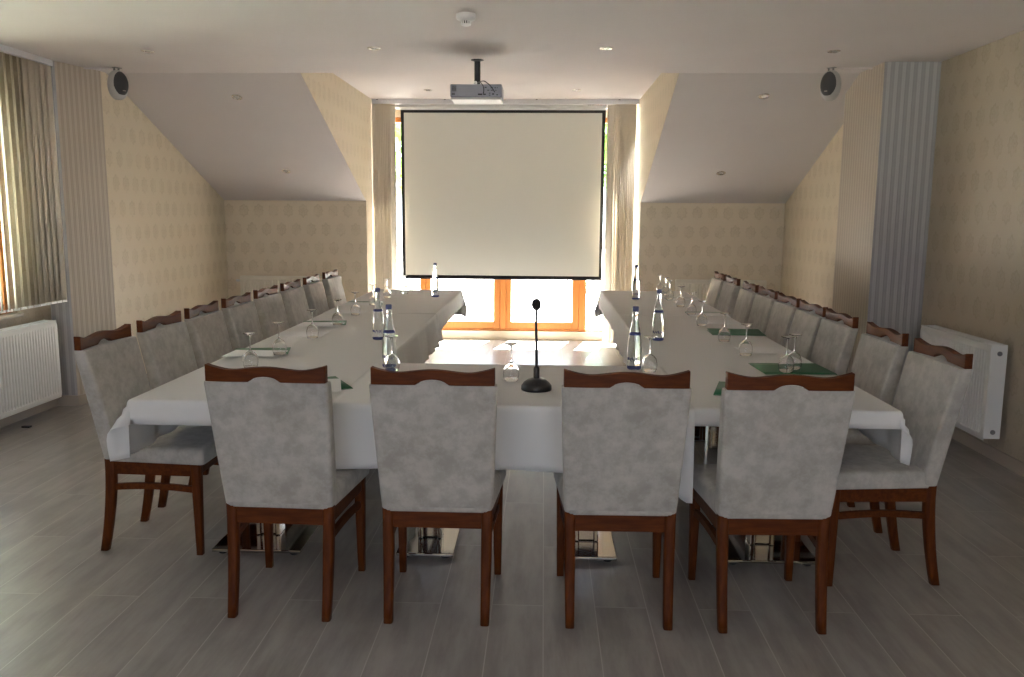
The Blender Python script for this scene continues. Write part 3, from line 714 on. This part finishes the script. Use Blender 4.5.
# ------------------------------------------------------------------ radiators
def radiator(name, origin, rz, length, height, depth, label, mt, n=None, plugs=True, valve=None, gap=.034):
    """local: x along wall, -y faces the room, origin at lower left front"""
    r = empty(name, origin, rz); tag(r, label, 'radiator')
    per = .033; n = int((length-.06)/per)
    per = (length-.06)/n
    vs = []; 
    zs = [(.0, .006), (.035, .0), (.05, .0), (height-.055, 0), (height-.04, .0), (height-.012, .006)]
    xs = [.0, .012]; dep = [0.0, 0.0]
    for i in range(n):
        a = .03+i*per
        for f_, d_ in ((.0, 0), (.2, 0), (.35, .008), (.65, .008), (.8, 0)): xs.append(a+f_*per); dep.append(d_)
    xs += [length-.03, length-.012, length]; dep += [0, 0, 0]
    V = []; 
    for zi, (z, ins) in enumerate(zs):
        for x, d_ in zip(xs, dep):
            flat = zi in (0, 1, 4, 5)
            V.append((x, ins + (0 if flat else d_), z))
    N = len(xs); F = [(j*N+i, j*N+i+1, (j+1)*N+i+1, (j+1)*N+i) for j in range(len(zs)-1) for i in range(N-1)]
    o = MB().add(V, F).build('front_panel', mt, r); md = o.modifiers.new('s', 'SOLIDIFY'); md.thickness = .002; md.offset = -1
    MB().box(.0, .004, .004, depth, .012, height-.004, .001).build('side_panel', mt, r); MB().box(length-.004, length, .004, depth, .012, height-.004, .001).build('side_panel', mt, r)
    MB().box(.02, length-.02, depth-.028, depth-.018, .02, height-.02).build('rear_panel', mt, r)
    g_ = MB(); g_.box(0, length, .002, .014, height-.012, height, .003); g_.box(0, length, depth-.012, depth, height-.012, height, .003)
    k = int(length/.03)
    for i in range(k+1): x = .004+(length-.012)*i/k; g_.box(x, x+.006, .014, depth-.012, height-.009, height-.002)
    g_.build('top_grille', mt, r)
    if plugs:
        for z in (.055, height-.055):
            for xx, sg in ((0, -1), (length, 1)):
                M = Matrix.Translation((xx, depth*.55, z)) @ Matrix.Rotation(PI/2*sg, 4, 'Y')
                MB().lathe([(.015, -.002), (.015, .006), (.008, .009), (0, .009)], 14, M=M).build('plug', M_GREYKNOB if mt is not M_CREAMRAD and plugs == 2 else M_WHITE2, r)
    for x in (.15, length-.15):
        MB().box(x-.012, x+.012, depth-.02, depth+gap, height*.5, height-.06).build('bracket', M_WHITE2, r)
    if valve is not None:
        vx, sg = valve
        for z, hl in ((.055, .03), (height-.055, .03)):
            M = Matrix.Translation((vx, depth*.55, z)) @ Matrix.Rotation(PI/2*sg, 4, 'Y')
            MB().lathe([(.008, 0), (.008, .02), (.014, .022), (.014, .05), (.010, .056), (0, .056)], 14, M=M).build('valve', M_WHITE2, r)
    return r
# left: faces +X  -> local -y = +X : rotate +90deg; local x -> +Y
radiator('radiator', (-3.745, 4.65, .115), PI/2, 1.61, .605, .10, 'white panel radiator under the blinds on the left wall', M_WHITE, plugs=0, valve=(1.61, 1), gap=.055)
# right: faces -X -> rotate -90deg; local x -> -Y
radiator('radiator', (2.775, 6.20, .155), -PI/2, .975, .610, .105, 'white panel radiator on the right wall beside the nearest chairs', M_WHITE, plugs=2, gap=.029)
radiator('radiator', (-3.44, 9.36, .22), 0, 1.15, .62, .065, 'low cream radiator on the back wall behind the left chair row', M_CREAMRAD, plugs=0, valve=(0, -1))
radiator('radiator', (1.475, 9.36, .22), 0, 1.0, .62, .065, 'low cream radiator on the back wall behind the right chair row', M_CREAMRAD, plugs=0)
# a cable stub / floor vent under the left radiator
v = MB().box(-.03, .03, -.018, .018, 0, .012, .004).build('floor_socket', M_BLACK); v.location = (-3.72, 5.75, 0); tag(v, 'tiny black object on the floor under the left radiator', 'socket')

# ------------------------------------------------------------------ ceiling fittings
def downlight(loc, label, tilt=0.0, group='round ceiling spotlights'):
    r = empty('ceiling_spotlight', loc); r.rotation_euler = (tilt, 0, 0); tag(r, label, 'spotlight', group)
    MB().lathe([(.046, .0), (.046, -.004), (.040, -.0065), (.032, -.005), (.030, .0)], 28).build('ring', M_LAMPRING, r)
    MB().lathe([(.030, -.0005), (.026, -.003), (.0, -.0035)], 24).build('lamp', M_BULB, r)
    MB().box(-.022, -.016, -.01, .01, -.008, -.003).build('clip', M_LAMPRING, r); MB().box(.016, .022, -.01, .01, -.008, -.003).build('clip', M_LAMPRING, r)
sl = math.atan2(ZC-ZK, YK-YB)
for x, y, lb in ((-2.826, 6.07, 'flat ceiling spotlight above the left speaker'), (-1.189, 5.97, 'ceiling spotlight left of the projector mount'), (.41, 5.98, 'ceiling spotlight right of the projector mount'), (1.989, 6.09, 'flat ceiling spotlight above the right speaker')):
    downlight((x, y, ZC), lb)
downlight((-1.25, 9.13, ZD), 'niche ceiling spotlight above the left of the screen'); downlight((.33, 9.13, ZD), 'niche ceiling spotlight above the right of the screen')
def zs_(y): return ZC - (y-YB)*math.tan(sl)
for x, y, lb in ((-2.663, 7.355, 'upper spotlight in the left sloping ceiling'), (-2.68, 8.738, 'lower spotlight in the left sloping ceiling'), (1.836, 7.329, 'upper spotlight in the right sloping ceiling'), (1.794, 8.738, 'lower spotlight in the right sloping ceiling')):
    downlight((x, y, zs_(y)-.0005), lb, -sl)
sd = empty('smoke_detector', (-.46, 4.99, ZC)); tag(sd, 'white smoke detector on the ceiling above the projector', 'detector')
MB().lathe([(.056, 0), (.057, -.018), (.053, -.030), (.034, -.040), (.030, -.041)], 32).build('housing', M_WHITE2, sd)
MB().lathe([(.024, -.040), (.024, -.056)], 24).build('sensor_core', M_BLACK, sd)
cg = MB()
for k in range(12):
    a = 2*PI*k/12; cg.box(-.0025, .0025, -.003, .003, -.058, -.039, M=Matrix.Rotation(a, 4, 'Z') @ Matrix.Translation((.027, 0, 0)))
cg.build('sensor_cage', M_WHITE2, sd)
MB().lathe([(.029, -.056), (.027, -.062), (.016, -.066), (0, -.067)], 24).build('sensor_cap', M_WHITE, sd)
MB().lathe([(.004, -.033), (.004, -.037), (0, -.037)], 8, (.044, -.0, 0)).build('indicator', M_WHITE, sd)

pj = empty('projector', (-.508, 6.42, 2.388)); tag(pj, 'grey projector hanging from the ceiling on a black pole', 'projector')
MB().box(-.190, .190, -.12, .13, .004, .099, .010).build('body', M_PROJ, pj)
MB().box(-.186, .186, -.118, .128, -.012, .005, .006).build('bottom_shell', M_PROJW, pj)
o = MB(); 
for i in range(5): o.box(-.178, -.145, -.1225, -.1195, .048+.0085*i, .052+.0085*i)
for i in range(2): o.box(-.178, -.155, -.1225, -.1195, .022+.0085*i, .026+.0085*i)
o.build('vent_slots', M_BLACK, pj)
pt = MB()
for x, z, ww, hh in ((.07, .075, .010, .006), (.115, .072, .012, .008), (.14, .072, .006, .006), (.155, .072, .004, .004), (.09, .055, .012, .005), (.115, .055, .012, .005), (.145, .055, .006, .004), (.03, .026, .028, .010), (.062, .026, .016, .008), (.10, .034, .008, .005), (.10, .020, .008, .005), (.125, .028, .010, .009), (.155, .022, .008, .006)):
    pt.box(x-ww/2-.002, x+ww/2+.002, -.1235, -.1195, z-hh/2, z+hh/2)
pt.build('sockets', M_BLACK, pj)
M = Matrix.Translation((-.10, .13, .055)) @ Matrix.Rotation(-PI/2, 4, 'X')
MB().lathe([(.036, 0), (.036, .02), (.030, .022), (.0, .018)], 24, M=M).build('lens', M_BLACK, pj)
pm = empty('projector_mount', (-.508, 6.42, ZC)); tag(pm, 'black ceiling pole holding the projector', 'mount')
MB().lathe([(.048, 0), (.048, -.005), (.028, -.010), (.023, -.014)], 24).build('ceiling_plate', M_BLACK, pm)
MB().lathe([(.023, -.010), (.023, -.155), (.019, -.160)], 20).build('pole', M_BLACK, pm)
jb = MB(); jb.box(-.022, .022, -.02, .02, -.176, -.155, .004); jb.box(-.09, .09, -.012, .012, -.1905, -.178, .003); jb.build('joint', M_BLACK, pm)
MB().lathe([(.013, -.010), (.013, .004), (0, .004)], 14, M=Matrix.Translation((-.012, -.022, -.168)) @ Matrix.Rotation(PI/2, 4, 'X')).build('joint_bolt', M_WHITE, pm)
def cable(pts, r, label):
    cu = [Vector(p) for p in pts]; out_ = []
    for i in range(len(cu)-1):
        p0, p1, p2, p3 = cu[max(i-1, 0)], cu[i], cu[i+1], cu[min(i+2, len(cu)-1)]
        for k in range(8):
            t_ = k/8; out_.append(.5*((2*p1) + (p2-p0)*t_ + (2*p0-5*p1+4*p2-p3)*t_*t_ + (3*p1-p0-3*p2+p3)*t_**3))
    out_.append(cu[-1]); o_ = MB().tube(out_, r, 7).build('cable', M_BLACK); tag(o_, label, 'cable', None); return o_
cable([(-.50, 6.40, 2.515), (-.475, 6.33, 2.50), (-.455, 6.285, 2.47), (-.450, 6.282, 2.44), (-.455, 6.29, 2.417)], .0035, 'black cable plugged low into the back of the projector')
cable([(-.49, 6.41, 2.52), (-.45, 6.33, 2.512), (-.41, 6.29, 2.48), (-.385, 6.285, 2.45), (-.37, 6.29, 2.428)], .0035, 'black cable curving to the right-hand projector sockets')

def speaker(x, y, rz, label):
    r = empty('wall_speaker', (x, y, ZC), rz); tag(r, label, 'speaker', 'egg-shaped speakers under the ceiling')
    M = Matrix.Translation((0, 0, -.135))
    prof = [(math.sin(PI*k/16)**.8*.078, -.115*math.cos(PI*k/16)) for k in range(17)]
    sh = MB().lathe(prof, 32, M=M @ Matrix.Diagonal((1, .92, 1, 1))); sh.build('shell', M_SPK, r)
    # oval dark grille bulging from the front (local -y)
    vs = [(0, -.083, -.130)]; fs = []; n = 28; rr = [.25, .5, .75, .92, 1.0]
    for q in rr:
        for k in range(n):
            a = 2*PI*k/n; X = .062*q*math.cos(a); Z = .097*q*math.sin(a)
            e = max(0, 1-(X/.081)**2-(Z/.118)**2); Yv = -.0745*math.sqrt(e) - .006*(1-q**4) - (.001 if q < 1 else -.004)
            vs.append((X, Yv, -.130+Z))
    for k in range(n): fs.append((0, 1+k, 1+(k+1) % n))
    for j in range(len(rr)-1):
        for k in range(n): fs.append((1+j*n+k, 1+j*n+(k+1) % n, 1+(j+1)*n+(k+1) % n, 1+(j+1)*n+k))
    MB().add(vs, fs, True).build('grille', M_GRILLE, r)
    br_ = MB(); br_.box(-.032, .032, -.02, .02, -.004, 0, .001); br_.box(-.026, -.018, -.008, .008, -.030, -.003); br_.box(.010, .018, -.008, .008, -.030, -.003); br_.build('bracket', M_GREYKNOB, r)
    MB().box(-.012, .012, -.084, -.080, -.187, -.180, .001).build('badge', M_LAMPRING, r)
speaker(-3.40, 6.75, 1.02, 'grey egg-shaped speaker in the left corner under the ceiling')
speaker(2.195, 6.75, -.72, 'grey egg-shaped speaker in the right corner under the ceiling')
# made-up ceiling strips drawing the shadow edge of the ceiling line by each speaker
o = MB().box(-3.80, -3.44, 6.735, 6.757, ZC-.012, ZC, .002).build('ceiling_edge_strip', M_CEIL); tag(o, 'thin ceiling strip drawing the shadow edge by the left speaker', 'strip')
o = MB().box(2.235, 2.90, 6.735, 6.757, ZC-.012, ZC, .002); o = o.build('ceiling_edge_strip', M_CEIL); tag(o, 'thin ceiling strip by the right speaker, matching the left', 'strip')

# ------------------------------------------------------------------ outdoors
b = MB().box(-30, 30, YWIN+.121, 40, -.14, -.02).build('ground', M_TERR); struct(b, 'bright sunlit paving outside the big window', 'ground')
b = MB().box(-30, XL-TH-.001, -30, YWIN+.12, -.14, -.02).build('ground_side', mat('grass_ground', (.13, .14, .11), .9)); struct(b, 'ground outside the left window', 'ground')
b = MB().box(XL-TH, 30, -30, YR-TH-.001, -.14, -.02).build('ground_rear', mat('dark_ground_blocker', (.055, .055, .058), .9)); struct(b, 'unseen dark ground added behind the camera to block light from below', 'ground')  # added unseen ground: blocks sky light from below, dark to limit bounce
def tree(x, y, h, r_, label, seed, n=1500, lm=None, zc=None):
    rnd = random.Random(seed)
    t_ = empty('garden_tree', (x, y, -.02)); tag(t_, label, 'tree', None)
    MB().tube([(0, 0, 0), (.05, .02, h*.3), (-.04, .05, h*.6), (0, 0, h*.85)], [.14, .11, .07, .02], 10).build('trunk', M_TRUNK, t_)
    bm_ = MB()
    blobs = [(rnd.uniform(-.6, .6)*r_, rnd.uniform(-.6, .6)*r_, h*rnd.uniform(.42, .88), r_*rnd.uniform(.35, .6)) for _ in range(11)]
    for _ in range(n):
        bx_, by_, bz_, br2 = rnd.choice(blobs)
        d = Vector((rnd.gauss(0, 1), rnd.gauss(0, 1), rnd.gauss(0, 1))).normalized()*br2*rnd.uniform(.55, 1.0)
        p = Vector((bx_, by_, bz_)) + d; p.z = max(p.z, .12)
        u = Vector((rnd.uniform(-1, 1), rnd.uniform(-1, 1), rnd.uniform(-1, 1))).normalized(); v_ = u.cross(Vector((rnd.uniform(-1, 1), rnd.uniform(-1, 1), .3))).normalized()
        s_ = rnd.uniform(.10, .2)
        bm_.add([p-u*s_, p-v_*s_*.5, p+u*s_, p+v_*s_*.5], [(0, 1, 2, 3)])
    bm_.build('foliage', lm or M_LEAF, t_)
tree(-3.9, 19.0, 5.2, 1.7, 'leafy green tree outside, seen left of the projection screen', 1, lm=M_LEAF2)
tree(1.9, 20.0, 5.0, 1.7, 'leafy green tree outside, seen right of the projection screen', 2)
tree(-11.5, 14.3, 5.5, 2.2, 'green tree outside the left window, seen between the blinds', 3, n=2200)
tree(-9.0, 10.2, 4.0, 1.6, 'smaller green tree close outside the left window', 4, n=1600, lm=M_LEAF2)

# ------------------------------------------------------------------ light
wd_ = bpy.data.worlds.new('sky'); scene.world = wd_; wd_.use_nodes = True
bg = wd_.node_tree.nodes['Background']; bg.inputs[0].default_value = (.79, .870, 1.0, 1); bg.inputs[1].default_value = SKY = 4.2
def sun_dir(dx, dy, el):
    hdir = Vector((dx, dy, 0)).normalized(); e = math.radians(el)
    return Vector((hdir.x*math.cos(e), hdir.y*math.cos(e), -math.sin(e)))
sun = bpy.data.lights.new('sun', 'SUN'); sun.energy = 330; sun.angle = .0093; sun.color = (1.0, .968, .943)
so = bpy.data.objects.new('sun', sun); C.objects.link(so); so.rotation_euler = sun_dir(-.45, -2.03, 61).to_track_quat('-Z', 'Y').to_euler(); so.location = (3, 16, 9)
def portal(name, loc, rot, sx, sy):
    l = bpy.data.lights.new(name, 'AREA'); l.shape = 'RECTANGLE'; l.size = sx; l.size_y = sy; l.cycles.is_portal = True
    o_ = bpy.data.objects.new(name, l); C.objects.link(o_); o_.location = loc; o_.rotation_euler = rot
portal('portal_back', ((CL+CR)/2, YWIN+.14, 1.4), (-PI/2, 0, 0), CR-CL, 2.6)
portal('portal_left', (XL-TH-.02, (WL0+WL1)/2, (WZ0+WZ1)/2), (0, -PI/2, 0), WZ1-WZ0, WL1-WL0)
portal('portal_rear', ((RX0+RX1)/2, YR-TH-.02, (RZ0+RZ1)/2), (PI/2, 0, 0), RX1-RX0, RZ1-RZ0)

# ------------------------------------------------------------------ camera
F, PITCH, YAW, ROLL, H = 836.16, .1468, -.0370, .0065, 1.543
cam = bpy.data.cameras.new('camera'); co = bpy.data.objects.new('camera', cam); C.objects.link(co)
cam.sensor_fit = 'HORIZONTAL'; cam.sensor_width = 36; cam.lens = 36*F/1024; cam.clip_start = .05
# rows: right, up, back in world space
fwd0 = Vector((math.sin(YAW), math.cos(YAW), 0)); right0 = Vector((math.cos(YAW), -math.sin(YAW), 0)); up0 = Vector((0, 0, 1))
fwd = fwd0*math.cos(PITCH) - up0*math.sin(PITCH); up = up0*math.cos(PITCH) + fwd0*math.sin(PITCH)
r2 = right0*math.cos(ROLL) + up*math.sin(ROLL); u2 = up*math.cos(ROLL) - right0*math.sin(ROLL)
Mx = Matrix((r2, u2, -fwd)).transposed().to_4x4(); Mx.translation = Vector((0, 0, H)); co.matrix_world = Mx
scene.camera = co
vs_ = scene.view_settings; vs_.view_transform = 'Standard'; vs_.look = 'None'; vs_.gamma = 1; vs_.exposure = 0.72; vs_.use_curve_mapping = False
scene.cycles.max_bounces = 10; scene.cycles.diffuse_bounces = 6; scene.cycles.transparent_max_bounces = 24; scene.cycles.transmission_bounces = 10
scene.cycles.sample_clamp_indirect = 40
